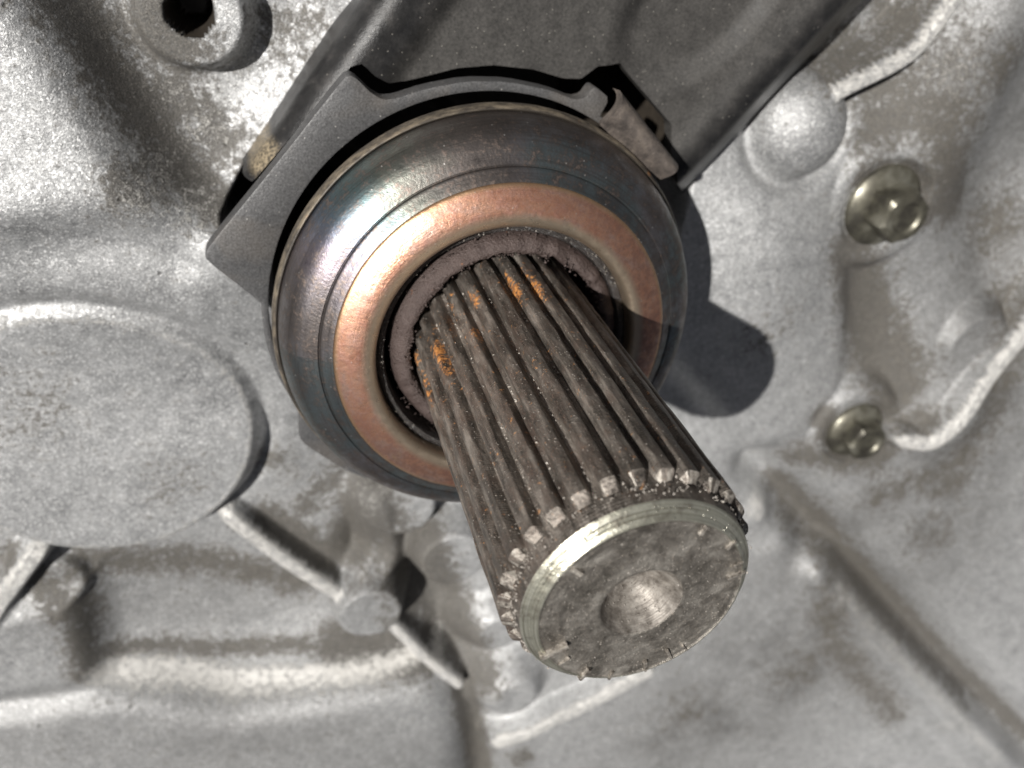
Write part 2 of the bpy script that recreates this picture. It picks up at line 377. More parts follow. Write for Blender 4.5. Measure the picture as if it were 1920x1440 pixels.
def rib(pts, w, h, steep=2.8, ke=.6, kf=.9, name='rib', flat=False):
    q = hits(pts, h)
    if flat:
        ab = q[-1]-q[0]; t = np.clip(((X-q[0][0])*ab[0]+(Y-q[0][1])*ab[1])/(ab@ab), -.2, 1.2)
        zz = [hsample(*(q[0]+ab*k)) for k in np.linspace(0, 1, 24)]; pf = np.polyfit(np.linspace(0, 1, 24), zz, 1); top = h + pf[1] + pf[0]*t + max(0, max(np.array(zz)-np.polyval(pf, np.linspace(0, 1, 24))))*.6
    else: top = blur(HF, 14) + h
    D, S = dseg(sm(q)); raise_(w/2-D, top, steep, ke, kf, name)
def stepup(pts, h, w, left=True, fade=None):
    global HF
    q = sm(hits(pts)); D, S = dseg(q); m_ = sst(D*S*(1 if left else -1)/w+.5)
    if fade is not None:
        c = hit(*fade[0]); m_ = m_*np.exp(-(np.hypot(X-c[0], Y-c[1])/fade[1])**4)
    HF = HF + h*m_
def bump_(px, rx, ry, h, ang=0, pw=2):
    global HF
    c = hit(*px); ca, sa = math.cos(math.radians(ang)), math.sin(math.radians(ang))
    u = (X-c[0])*ca+(Y-c[1])*sa; v = -(X-c[0])*sa+(Y-c[1])*ca
    HF = HF + h*np.exp(-((u/rx)**2+(v/ry)**2)**(pw/2))
def stain(pts, r, a=1.0, F_=None):
    F_ = DIRT if F_ is None else F_
    q = hits(pts); D = dseg(q)[0] if len(q) > 1 else np.hypot(X-q[0][0], Y-q[0][1])
    np.maximum(F_, a*np.exp(-(D/r)**2), out=F_)
# -- broad shapes
stepup([(60, -160), (150, 0), (255, 185), (335, 300), (420, 362), (560, 420)], 11, 9, left=False, fade=((60, 120), 62))     # upper-left lobe
stepup([(-160, 450), (0, 412), (120, 396), (230, 392), (330, 412), (430, 440)], 5, 6, left=True, fade=((100, 250), 45))      # crease above the round cover
stepup([(690, -120), (620, 0), (540, 130), (455, 270), (420, 350), (395, 430)], 4, 5, left=True, fade=((470, 120), 32))      # shoulder beside the fork
bump_((240, 480), 34, 12, 4.0, ang=-12); bump_((560, 740), 10, 16, 3); bump_((1395, 470), 15, 30, 6, ang=20)                                                                                         # shoulder right of the bearing
bump_((1900, 300), 16, 40, -5, ang=-20)
stepup([(1545, 300), (1572, 480), (1560, 700), (1520, 760)], -3.2, 3, left=True, fade=((1650, 560), 30))
stepup([(1330, 760), (1480, 925), (1600, 1075), (1760, 1240), (1960, 1430), (2200, 1680)], 4, 5, left=True)                  # diagonal fold lower right
stepup([(60, 1290), (170, 1265), (300, 1262), (430, 1285), (520, 1280), (640, 1262), (830, 1238)], 6.5, 7.5, left=False, fade=((450, 1330), 60))
q = hit(400, 1130); HF -= 2.5*np.exp(-(np.hypot(X-q[0], Y-q[1])/22)**4)
HF -= 5.5*np.exp(-(dseg(hits([(700, 1010), (800, 1090), (860, 1250), (895, 1330), (905, 1500)]))[0]/5)**2)
HF = blur(blur(HF, 4), 4)
bump_((1640, 60), 13, 26, -6, ang=-40)
# -- bosses and ribs (parts)
rib([(1985, -60), (1870, 90), (1810, 240), (1745, 400), (1755, 520), (1770, 640), (1790, 780)], 11, 5.0, steep=.8, ke=4, kf=5, name='ridge')
rib([(1560, 1085), (1640, 1180), (1740, 1290), (1880, 1440), (2000, 1560)], 7, 4.5, steep=1.1, ke=2.0, kf=3, name='ridge')
HF -= 7.5*np.exp(-(dseg(hits([(1440, 880), (1500, 945), (1610, 1070), (1770, 1235), (1975, 1430), (2200, 1660)]))[0]/6.0)**2)
bump_((1460, 1010), 5, 5, 1.6); bump_((1420, 950), 4, 4, 2.4)
c355, t355 = disc((357, 22), 6.6, 4.5, steep=3, ke=.6, kf=1.5, name='hollow_boss')
hol = np.hypot(X-c355[0], Y-c355[1]); HF = HF-11*sst((3.0-hol)/.7)
PN.append('bolt_hole'); PART[hol < 2.7] = len(PN)-1
disc((108, 1092), 4.8, 2.2, name='small_boss', ke=.8)
rib([(75, 1030), (30, 1090), (-60, 1215)], 2.6, 5.0)
rib([(425, 970), (530, 1042), (655, 1132)], 2.6, 4.5, kf=.8, flat=True)
cv = np.array([ray(a, b, -76.5)[:2] for a, b in ((497, 790), (470, 690), (400, 612), (300, 566), (150, 560), (440, 962), (300, 1032), (150, 1040))])
A_ = np.c_[2*cv, np.ones(len(cv))]; q_ = np.linalg.lstsq(A_, (cv**2).sum(1), rcond=None)[0]; r_ = math.sqrt(q_[2]+q_[0]**2+q_[1]**2)
r_ -= 1.8; rc_ = np.hypot(X-q_[0]+1.6, Y-q_[1]); HF -= 2.0*np.exp(-((rc_-r_-2.2)/1.8)**2); raise_(r_-np.hypot(X-q_[0]+1.6, Y-q_[1]), -76.5, 1.9, 1.3, 2.0, 'round_cover'); rc_ = np.hypot(X-q_[0]+1.6, Y-q_[1]); DEP_SHEEN = np.maximum(DEP_SHEEN, .6*np.exp(-((rc_-r_+.4)/.7)**2))  # pale ring paints a highlight along the cover's worn edge
rib([(740, 1180), (800, 1232), (860, 1285)], 2.2, 4.0, kf=.8, flat=True)
disc((695, 1150), 6.6, 6.5, steep=3.2, ke=.6, kf=.9, name='flat_boss')
disc((755, 955), 6.5, 6.0, steep=2.8, ke=.8, kf=1.2, name='flat_boss')
disc((850, 1050), 6.8, 7.0, steep=2.8, ke=1.0, kf=1.2, name='flat_boss')
rib([(700, 960), (712, 1010), (705, 1100)], 5, 3.0, steep=1.5, ke=1.5, kf=1.5, name='web')
disc((935, 1190), 5.2, 4.5, steep=1.5, ke=1.5, kf=2, name='small_boss')
disc((965, 1310), 5.6, 4, steep=1.3, ke=1.5, kf=2, name='small_boss')
rib([(935, 1393), (1010, 1368), (1100, 1325), (1215, 1262)], 3.0, 5.0, steep=2.6, ke=.9, kf=1.0)
q = hit(30, 1235, 5); raise_(9-np.maximum(np.abs(X-q[0]+4)-6, np.abs(Y-q[1])-2), float(hsample(*q))+5, 1.2, 3, 4, 'corner_block')
c = hit(1520, 250, 5.5); r_ = 9.0; d = np.hypot(X-c[0], Y-c[1]); z0 = float(hsample(*c))+.3; HF -= 1.8*np.exp(-((d-r_-1.2)/1.3)**2)
dome = z0 + np.where(d < r_, np.sqrt(np.maximum(r_*r_-d*d, 0))*.84, -(d-r_)*4)
PN.append('dome_boss'); PART[(d < r_+.5) & (dome > HF-.4)] = len(PN)-1; HF = smax(HF, dome, .9)
rib([(1592, 184), (1680, 90), (1775, -15), (1850, -100)], 2.0, 3.8, steep=3.4, ke=.9, kf=.7, flat=True)
rib([(1700, 832), (1750, 838), (1800, 805), (1850, 730), (1925, 625), (1990, 500)], 2.6, 5.0, steep=2.6, ke=.9, kf=.9)
disc((1835, 645), 7.2, 2.0, steep=1.6, ke=.7, kf=1.2, name='oval_boss', oval=.9)
# bolt seats
def seat(px, r, h, depth, nm):
    global HF
    c = hit(*px, h=h); d = np.hypot(X-c[0], Y-c[1]); z = float(hsample(*c))+h
    HF = smax(HF, smin(z, z+(r+3.0-d)*1.3, 1.2), 1.5)
    w = sst((r+.8-d)/1.4); HF = HF*(1-w)+(z-depth)*w
    PN.append(nm); PART[d < r] = len(PN)-1
    return c, z-depth
b1c, b1z = seat((1655, 385), 8.8, 1.2, .7, 'bolt_seat'); b2c, b2z = seat((1602, 806), 7.8, 1.0, .7, 'bolt_seat')
# grime as the photograph shows it
stain([(130, 0), (250, 185), (330, 300), (420, 400)], 3.2, .8)
for p, r, a in (((300, 60), 7, .8), ((330, 180), 6, .75), ((400, 250), 5, .7), ((250, 350), 5, .6), ((560, 60), 7, .45), ((470, 330), 3, .6)): stain([p], r, a)
stain([(150, 1060), (400, 1050), (560, 1090)], 5, .6); stain([(170, 1240), (400, 1215), (640, 1205)], 3.0, .65)
stain([(500, 985), (600, 1060), (660, 1010), (690, 930)], 5, 1.0); stain([(640, 1210), (800, 1240), (860, 1180), (820, 1100), (780, 1010)], 6, 1.1); stain([(870, 1280), (900, 1440)], 3.5, 1.0)
stain([(1590, 470), (1640, 600), (1690, 690), (1660, 760)], 6, .8); stain([(1720, 330), (1790, 380), (1740, 200), (1640, 240), (1700, 40)], 6, .65)
stain([(1500, 850), (1640, 860), (1720, 780)], 5, .6); stain([(1480, 940), (1620, 1100), (1800, 1280)], 6, .6); stain([(1560, 130), (1600, 90)], 5, .6); stain([(1560, 1100), (1560, 1200), (1680, 1340)], 6, .5)
stain([(1900, 560), (1880, 700), (1780, 900)], 8, .5); stain([(20, 1060), (150, 1140), (160, 1260)], 4, .65); stain([(640, 870), (560, 960)], 4, .5)
stain([(1450, 890), (1510, 950), (1620, 1075), (1780, 1240), (1985, 1430)], 3.6, .75); stain([(1570, 1105), (1650, 1190), (1745, 1290), (1870, 1420)], 3.2, .5, DEP_SHEEN); stain([(1420, 950)], 3.5, .8, DEP_SHEEN)
stain([(110, -40), (200, 110), (290, 250), (380, 350)], 4.5, .55); stain([(1620, 330), (1700, 320), (1740, 400)], 3.5, .7); stain([(1540, 780), (1580, 860), (1660, 850)], 3.5, .75); stain([(1770, 880), (1640, 930)], 5, .45)
for p, r, a in (((760, 1130), 6, .9), ((900, 1250), 5, .9), ((630, 1180), 4, .7), ((120, 1150), 4, .7), ((980, 1420), 4, .6), ((1280, 1330), 9, .4), ((1500, 1250), 10, .4), ((1750, 1000), 9, .38), ((60, 760), 9, .3), ((330, 900), 8, .28), ((520, 860), 5, .5), ((1450, 620), 8, .3), ((1860, 420), 9, .5), ((1880, 130), 7, .55), ((1690, 160), 5, .6)): stain([p], r, a)
stain([(700, 960), (740, 1040), (820, 1120), (890, 1240)], 7, .72); stain([(1760, 120), (1780, 330)], 9, .5); stain([(1600, 520), (1650, 680)], 7, .85)
stain([(1740, 120), (1800, 400), (1860, 560)], 14, .9, FILM_SHADE)
# grey film over the right and lower side; paints in slope shade
stain([(1940, 100), (1900, 600), (1700, 1000), (1500, 1200), (1300, 1400)], 42, 1.0, FILM_SHADE); stain([(100, 1390), (600, 1400), (900, 1430)], 20, .8, FILM_SHADE); stain([(100, 1150), (420, 1120), (640, 1060)], 14, .75, FILM_SHADE); stain([(1690, 560), (1680, 700)], 13, .6, FILM_SHADE)
stain([(190, 1262), (330, 1258), (440, 1275), (560, 1268), (700, 1250), (820, 1232)], 3.4, .95, DEP_SHEEN)
for p, r, a in (((330, 170), 3, .45), ((390, 240), 4, .55), ((300, 320), 3, .4), ((250, 372), 4, .5), ((360, 395), 4, .5), ((450, 110), 4, .5), ((700, 940), 4, .45), ((1640, 1210), 6, .4), ((1780, 1360), 6, .45), ((1780, 130), 6, .45)): stain([p], r, a, DEP_SHEEN)
# cast unevenness
HF += .45*fbm(X/9, Y/9, 4, 3) + .05*fbm(X/1.9, Y/1.9, 3, 9)
# added pit under bearing and fork, deepened and blackened to stand for shadow
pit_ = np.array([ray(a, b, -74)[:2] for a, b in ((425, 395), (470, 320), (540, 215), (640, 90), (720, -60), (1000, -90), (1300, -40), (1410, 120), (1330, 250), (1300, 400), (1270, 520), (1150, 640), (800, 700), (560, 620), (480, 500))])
def polysd(P, x, y):
    D = np.full(x.shape, 1e9); ins = np.zeros(x.shape, bool)
    for a, b in zip(P, np.roll(P, -1, 0)):
        ab = b-a; t = np.clip(((x-a[0])*ab[0]+(y-a[1])*ab[1])/(ab@ab), 0, 1)
        D = np.minimum(D, np.hypot(x-a[0]-t*ab[0], y-a[1]-t*ab[1]))
        cr = ((a[1] > y) != (b[1] > y)) & (x < (b[0]-a[0])*(y-a[1])/(b[1]-a[1]+1e-12)+a[0]); ins ^= cr
    return np.where(ins, D, -D)
ps_ = polysd(pit_, X, Y); HF -= 60*sst((ps_+1)/5); PN.append('shade_pit'); PART[ps_ > .6] = len(PN)-1
for k_, nm_ in enumerate(PN):
    if nm_ == 'rib': DIRT[PART == k_] *= .25; FILM_SHADE[PART == k_] *= .3; DEP_SHEEN[PART == k_] = .8          # edges rubbed bare; pale tone also paints in their highlight
# mesh
gx, gy = np.gradient(HF, STEP, axis=1), np.gradient(HF, STEP, axis=0)
NRM = np.stack([-gx, -gy, np.ones_like(gx)], -1); NRM /= np.linalg.norm(NRM, axis=-1, keepdims=True)
# keep only what the photograph and a step to the side can see
PC = (np.stack([X, Y, HF], -1)-CAM) @ RM.T
U = PC[..., 0]/np.maximum(PC[..., 2], 1)*FPX; Vv = PC[..., 1]/np.maximum(PC[..., 2], 1)*FPX
vis = (PC[..., 2] > 5) & (np.abs(U) < 1750) & (np.abs(Vv) < 1400)
housing = tag(empty('gearbox_housing', (0, 0, -84)), 'cast aluminium gearbox housing with ribs, bosses and brown grime behind the shaft', 'gearbox housing')
ny, nx = X.shape
idx = np.arange(nx*ny).reshape(ny, nx)
quads = np.stack([idx[:-1, :-1], idx[:-1, 1:], idx[1:, 1:], idx[1:, :-1]], -1).reshape(-1, 4)
qv = vis.reshape(-1)[quads].all(1); qp = PART.reshape(-1)[quads].max(1)
VV = np.stack([X, Y, HF], -1).reshape(-1, 3); NN = NRM.reshape(-1, 3); DD = DIRT.reshape(-1); FF = FILM_SHADE.reshape(-1); PP = DEP_SHEEN.reshape(-1)
for pi, nm in enumerate(PN):
    q = quads[qv & (qp == pi)]
    if len(q) < 12: continue
    u, inv = np.unique(q, return_inverse=True)
    v = VV[u].copy(); v[:, 2] += ZOFF; v *= MM; v -= np.array(housing.location)
    me = bpy.data.meshes.new(nm); me.vertices.add(len(u)); me.vertices.foreach_set('co', v.ravel())
    nq = len(q); me.loops.add(nq*4); me.polygons.add(nq)
    me.loops.foreach_set('vertex_index', inv.ravel().astype(np.int32)); me.polygons.foreach_set('loop_start', np.arange(0, nq*4, 4, dtype=np.int32))
    me.update(calc_edges=True); me.polygons.foreach_set('use_smooth', np.ones(nq, bool))
    me.normals_split_custom_set_from_vertices(NN[u].tolist())
    a = me.attributes.new('dirt', 'FLOAT', 'POINT'); a.data.foreach_set('value', DD[u].astype(np.float32))
    a = me.attributes.new('film_shade', 'FLOAT', 'POINT'); a.data.foreach_set('value', FF[u].astype(np.float32))
    a = me.attributes.new('dep_sheen', 'FLOAT', 'POINT'); a.data.foreach_set('value', PP[u].astype(np.float32))
    link(nm, me, HOLE if nm in ('bolt_hole', 'shade_pit') else CAST, housing)  # pit takes the near-black colour in place of real shade

# ---------------------------------------------------------------- flange bolts
def bolt(c, z, label, rf, rh, rot, hh):
    e = tag(empty('flange_bolt', (c[0], c[1], z)), label, 'bolt', 'flange bolts in the housing')
    V, F = lathe([(rf*.6, z-.5), (rf, z-.2), (rf+.1, z+.5), (rf-.3, z+1.1), (rh*.98, z+1.9), (rh*.7, z+2.3)], 48, c[0], c[1])
    sharp(mesh('flange', V, F, e, mats=ZINC), 50)
    bm = bmesh.new(); rings = []
    for r, zz, hexf in ((rh, z+1.2, 1), (rh, z+hh-.7, 1), (rh*.93, z+hh, 0), (rh*.66, z+hh+.03, 0), (rh*.55, z+hh-.45, 0)):
        ring = []
        for k in range(48):
            a = 2*math.pi*k/48; t = (a % (math.pi/3))-math.pi/6
            rr = r*(math.cos(math.pi/6)/math.cos(t)) if hexf else r*.88
            ring.append(bm.verts.new((c[0]+rr*math.cos(a+rot), c[1]+rr*math.sin(a+rot), zz)))
        rings.append(ring)
    for a, b in zip(rings[:-1], rings[1:]):
        for k in range(48): bm.faces.new((a[k], a[(k+1) % 48], b[(k+1) % 48], b[k]))
    bm.faces.new(rings[-1])
    V = [v.co[:] for v in bm.verts]; bm.verts.index_update(); F = [[v.index for v in f.verts] for f in bm.faces]; bm.free()
    sharp(mesh('hex_head', V, F, e, mats=ZINC), 10)
    return e
bolt(b1c, b1z, 'larger zinc-plated flange bolt just below the round cast dome', 8.0, 5.3, .35, 7.4)
bolt(b2c, b2z, 'smaller grimy flange bolt at the end of the curved bright rib', 7.0, 4.8, .1, 6.0)

# ---------------------------------------------------------------- clutch release fork
ZF = -66.0
inner = xy([(420, 420), (474, 347), (560, 243), (640, 148), (660, 124), (680, 120), (702, 142), (730, 158), (765, 156), (810, 145), (860, 132), (930, 126), (1005, 134), (1062, 151), (1095, 152), (1128, 128), (1172, 124), (1225, 190), (1266, 238), (1262, 290), (1275, 350), (1300, 420)], ZF)  # opening shaped to the plate's shadow outline so the gap stays black
leftE = xy([(455, 325), (508, 250), (560, 172), (622, 82), (670, 10), (735, -90), (850, -260)], ZF-4)
rightE = xy([(1900, -260), (1760, -130), (1640, 0), (1520, 128), (1420, 235), (1345, 318), (1292, 372)], ZF-14)
poly = np.vstack([leftE, rightE, inner[::-1][1:-1]])
def pldist(P, x, y):
    D = np.full(x.shape, 1e9)
    for a, b in zip(P[:-1], P[1:]):
        ab = b-a; t = np.clip(((x-a[0])*ab[0]+(y-a[1])*ab[1])/(ab@ab), 0, 1)
        D = np.minimum(D, np.hypot(x-a[0]-t*ab[0], y-a[1]-t*ab[1]))
    return D
def fork_z(x, y):
    dl = pldist(leftE, x, y); dr = pldist(rightE, x, y)
    t = np.clip(1-dl/4.2, 0, 1); z = ZF - 4.2*(1-np.sqrt(np.maximum(0, 1-t*t)))
    z = z - 1.4*np.exp(-((dl-9)/3.0)**2)*0 - 1.3*sst((dl-6.5)/3.5)           # web lies below the rolled left edge
    s = np.clip(13.0-dr, 0, None); z = z - np.where(s > 0, s*s/(s+3.0)*1.45, 0) + 1.2*np.exp(-((dr-15)/3.2)**2)
    c = ray(1330, 5, ZF)[:2]; u = (x-c[0])*.72+(y-c[1])*.69; v = -(x-c[0])*.69+(y-c[1])*.72
    e = np.sqrt((u/15)**2+(v/8.5)**2); z = z - 1.8*sst((1.15-e)/.45)
    return z + .12*fbm(x/8, y/8, 2, 21)
fs = .55
fx, fy = np.meshgrid(np.arange(poly[:, 0].min()-1, poly[:, 0].max()+1, fs), np.arange(poly[:, 1].min()-1, min(poly[:, 1].max(), 105)+1, fs))
sdv = polysd(poly, fx, fy)
g1, g0 = np.gradient(sdv, fs, axis=1), np.gradient(sdv, fs, axis=0)
near = (sdv <= 0) & (sdv > -fs*1.5)
gl = np.maximum(np.hypot(g1, g0), .3)
fx2 = np.where(near, fx-sdv*g1/gl**2, fx); fy2 = np.where(near, fy-sdv*g0/gl**2, fy)
keep = (sdv > -fs*1.42)
fi = np.arange(fx.size).reshape(fx.shape)
fq = np.stack([fi[:-1, :-1], fi[:-1, 1:], fi[1:, 1:], fi[1:, :-1]], -1).reshape(-1, 4)
fk = keep.reshape(-1)[fq].all(1) & ((sdv.reshape(-1)[fq] > 0).sum(1) >= 1)
fq = fq[fk]; fz = fork_z(fx2, fy2)
fV = np.stack([fx2, fy2, fz], -1).reshape(-1, 3)
dl = pldist(leftE, fx2, fy2).reshape(-1); dr = pldist(rightE, fx2, fy2).reshape(-1)
fp = np.where(dl[fq].mean(1) < 6.5, 1, np.where(dr[fq].mean(1) < 13.0, 2, 0))
g1, g0 = np.gradient(fork_z(fx, fy), fs, axis=1), np.gradient(fork_z(fx, fy), fs, axis=0)
fN = np.stack([-g1, -g0, np.ones_like(g1)], -1).reshape(-1, 3); fN /= np.linalg.norm(fN, axis=1)[:, None]
fork = tag(empty('clutch_release_fork', (20, 45, ZF)), 'dark steel clutch release fork reaching in from the top behind the bearing', 'clutch fork')
tipc = ray(490, 300, ZF)[:2]
for pi, nm in enumerate(('lever_web', 'rolled_flange', 'sloping_flange')):
    q = fq[fp == pi]; u, inv = np.unique(q, return_inverse=True); inv = inv.reshape(-1, 4); nv = len(u)
    top = fV[u]; bot = top.copy(); bot[:, 2] -= 2.6
    bot[:, 2] = np.where(dl[u] < .9, -82.0, bot[:, 2])          # side wall of the stamped lever, deepened to keep sun out of the pit
    edges = {}
    for f in inv:
        for a, b in zip(f, np.roll(f, -1)):
            if (b, a) in edges: del edges[(b, a)]
            else: edges[(a, b)] = 1
    F = inv.tolist() + (inv[:, ::-1]+nv).tolist() + [(b, a, a+nv, b+nv) for a, b in edges]
    o = mesh(nm, np.vstack([top, bot]), F, fork, mats=FORK)
    sharp(o, 60)
    me = o.data; a = me.attributes.new('dirt', 'FLOAT', 'POINT')
    dv = np.exp(-((top[:, 0]-tipc[0])**2+(top[:, 1]-tipc[1])**2)/2.4**2)
    a.data.foreach_set('value', np.r_[dv, dv].astype(np.float32))
    w_ = sst((dl[u]-6)/4)*sst((dr[u]-13)/6); a = me.attributes.new('dust', 'FLOAT', 'POINT'); a.data.foreach_set('value', np.r_[w_, w_].astype(np.float32))

# ---------------------------------------------------------------- guide sleeve (front cover tube) inside the bearing
def sj(a, r, z):
    q = np.array([a*3.2]); w = float(fbm(q, q*0+r*.4, 3, 31)[0]); w2 = float(fbm(np.array([a*14.]), q*0+2, 3, 33)[0])
    return (1.3*w2 if r < 14.2 else .35*w, .9*w2)
V, F = lathe([(13.3, -84), (13.3, -50), (13.35, -45.6), (13.45, -44.8), (13.7, -44.45), (14.3, -44.55), (14.95, -44.95), (15.4, -45.5), (15.75, -46.8), (15.8, -48.5), (15.8, -84)], 150, .25, .1, 0, -.02, sj)
gs_ = tag(mesh('guide_sleeve', V, F, mats=SLEEVE, org=(.25, .1, -84)), 'brown varnished guide sleeve round the root of the splined shaft', 'guide sleeve')

# ---------------------------------------------------------------- release bearing
BX, BY, TX, TY = -.259, -.16, .001, -.05
bear = tag(empty('release_bearing', (BX, BY, -60)), 'round clutch release bearing with dark heat-tinted shell and worn copper-coloured face', 'release bearing')
def ring(name, prof, mat, n=200, jit=None):
    V, F = lathe(prof, n, BX, BY, TX, TY, jit); o = mesh(name, V, F, bear, mats=mat); return sharp(o, 40)
ring('outer_shell', spline([(29.15, -51.7), (29.0, -50.2), (28.5, -48.6), (27.7, -47.35), (26.7, -46.45), (25.6, -45.85), (24.55, -45.4)], 5) + spline([(24.5, -45.6), (24.32, -45.6), (24.2, -45.3), (23.6, -44.9), (22.75, -44.35), (22.6, -44.7)], 3), SHELL)
ring('rim_bead', spline([(28.3, -55.5), (29.0, -54.4), (29.65, -53.8), (29.9, -52.9), (29.8, -52.1), (29.45, -51.6), (29.15, -51.8)], 5), RIM)
ring('contact_ring', spline([(22.72, -44.9), (22.7, -44.45), (22.4, -44.1), (21.4, -43.62), (20.2, -43.2), (19.1, -42.95), (18.3, -42.95), (17.75, -43.2), (17.42, -43.9), (17.35, -46.0)], 5), COPPER)
def gj(a, r, z): return (0, .35*float(fbm(np.array([a*6+r]), np.array([r*.9]), 4, 41)[0]))
ring('inner_seal', [(17.34, -45.2), (16.9, -44.9), (16.4, -45.0), (16.15, -45.6), (16.05, -47.2), (16.0, -58)], SEAL, 220, gj)
ring('bearing_barrel', [(28.4, -55.2), (27.4, -56.0), (26.6, -57.0), (26.4, -63.0), (19.0, -64.0), (18.5, -72), (16.6, -72), (16.6, -60)], PLATE, 96)
# carrier plate with its ears
ZP = -57.2
pl = xy([(386, 492), (384, 478), (395, 460), (520, 310), (648, 150), (660, 146), (674, 154), (700, 180), (722, 192), (745, 190), (800, 172), (880, 157), (960, 158), (1040, 174), (1085, 192), (1105, 188), (1118, 170), (1126, 168), (1152, 190), (1128, 232), (1160, 262), (1215, 325), (1262, 400)], ZP)
th = np.linspace(math.radians(28), math.radians(-150), 30)
arc = np.array([[BX+31.6*math.cos(t), BY+31.6*math.sin(t)] for t in th])
ear = xy([(690, 890), (640, 870), (572, 828), (560, 815), (560, 780), (566, 768)], ZP)
tail = xy([(520, 700), (503, 640), (497, 578), (490, 570)], ZP)
P = np.vstack([pl, arc[3:21], ear, tail])
# round the corners with one pass of corner cutting
for _ in range(1): P = np.vstack([np.array([.82*a+.18*b, .18*a+.82*b]) for a, b in zip(P, np.roll(P, -1, 0))])
rp_ = np.hypot(P[:, 0]-BX, P[:, 1]-BY); k_ = np.maximum(1, 31.1/rp_); P = np.c_[BX+(P[:, 0]-BX)*k_, BY+(P[:, 1]-BY)*k_]
HR = np.array([[BX+30.15*math.cos(a), BY+30.15*math.sin(a)] for a in np.linspace(0, 2*math.pi, 120, endpoint=False)])
bm = bmesh.new(); es = []
for L in (P, HR):
    vv = [bm.verts.new((p[0], p[1], ZP + TY*(p[1]-BY))) for p in L]; es += [bm.edges.new((a, b)) for a, b in zip(vv, vv[1:]+vv[:1])]
bmesh.ops.triangle_fill(bm, use_beauty=True, edges=es)
vs = list(bm.verts); fs_ = list(bm.faces)
for f in fs_:
    f.normal_update()
    if f.normal.z < 0: f.normal_flip()
r_ = bmesh.ops.extrude_face_region(bm, geom=fs_); nv = [g for g in r_['geom'] if isinstance(g, bmesh.types.BMVert)]
bmesh.ops.translate(bm, verts=vs, vec=(0, 0, -2.6))
bmesh.ops.recalc_face_normals(bm, faces=bm.faces)
nvs = set(nv); tops = [e for e in bm.edges if all(v in nvs for v in e.verts) and len(e.link_faces) == 2 and e.calc_face_angle(0) > .5]
bmesh.ops.bevel(bm, geom=tops, offset=.35, segments=2, affect='EDGES', profile=.6)
bmesh.ops.triangulate(bm, faces=[f for f in bm.faces if len(f.verts) > 4])
bm.verts.index_update(); V = [v.co[:] for v in bm.verts]; F = [[v.index for v in f.verts] for f in bm.faces]; bm.free()
plate = sharp(mesh('carrier_plate', V, F, bear, mats=PLATE), 40)
# folded spring clip at the upper right of the plate
a0, a1 = ray(1126, 236, -54.4), ray(1238, 337, -54.4); o0, o1 = ray(1160, 168, -56.4), ray(1262, 298, -56.4)
V = []; F = []
nu, nv_ = 14, 9
for lay in (0, 1):
    for i in range(nu+1):
        u = i/nu; A = a0+(a1-a0)*u; O = o0+(o1-o0)*u
        nrm = np.array([O[0]-A[0], O[1]-A[1], 0]); L = np.linalg.norm(nrm); nrm /= L
        for j in range(nv_+1):
            w = j/nv_; ph = w*math.radians(80)
            p = A + (O-A)*(math.sin(ph)/math.sin(math.radians(80))); p = p.copy()
            p[2] = A[2] + 1.5*math.sin(math.pi*w*.9) - 2.0*w**3
            if lay: p = p - np.array([nrm[0]*(w-.5)*.5, nrm[1]*(w-.5)*.5, 1.3 + .9*w])
            V.append(p)
n1 = (nu+1)*(nv_+1); w1 = nv_+1
for i in range(nu):
    for j in range(nv_):
        a = i*w1+j; F.append((a, a+w1, a+w1+1, a+1)); F.append((a+n1, a+1+n1, a+w1+1+n1, a+w1+n1))
for i in range(nu): F.append((i*w1, i*w1+n1, (i+1)*w1+n1, (i+1)*w1)); k = i*w1+nv_; F.append((k, k+w1, k+w1+n1, k+n1))
for j in range(nv_): F.append((j, j+1, j+1+n1, j+n1)); k = nu*w1+j; F.append((k, k+n1, k+1+n1, k+1))
clip = sharp(mesh('spring_clip', V, F, bear, mats=CLIP), 45)

# ---------------------------------------------------------------- splined input shaft
NT_ = 28; R0, RR = 12.36, 11.3
shaft = tag(empty('input_shaft', (0, 0, -84)), 'splined steel gearbox input shaft pointing at the viewer, oily and dusted with grit', 'input shaft')
V, F = lathe([(RR, -84), (RR, -40), (RR, -20), (RR, -2.0), (11.15, -.9), (11.05, 0)], 168); o = mesh('shaft_core', V, F, shaft, mats=SPLINE)
V, F = lathe([(11.05, 0), (10.8, .30), (10.72, .32), (10.35, .72), (10.26, .74), (9.95, 1.12), (9.8, 1.24), (9.7, 1.22)], 168); mesh('end_chamfer', V, F, shaft, mats=CHAMF)
pr = [(9.7, 1.22), (9.55, 1.08)]
for r in np.linspace(9.3, 4.3, 12): pr.append((r, 1.16 - .12*math.sin((9.75-r)/6.1*math.pi) + .05*math.sin(r*5)))
pr += [(4.02, 1.13), (3.95, 1.08)]
V, F = lathe(pr, 168); face = mesh('end_face', V, F, shaft, mats=ENDF)
V, F = lathe([(3.95, 1.08), (3.8, .85), (3.4, .15), (2.9, -.65), (2.3, -1.35), (1.6, -1.85), (.8, -2.1), (.02, -2.15)], 64); mesh('centre_hole', V, F, face, mats=BORE)
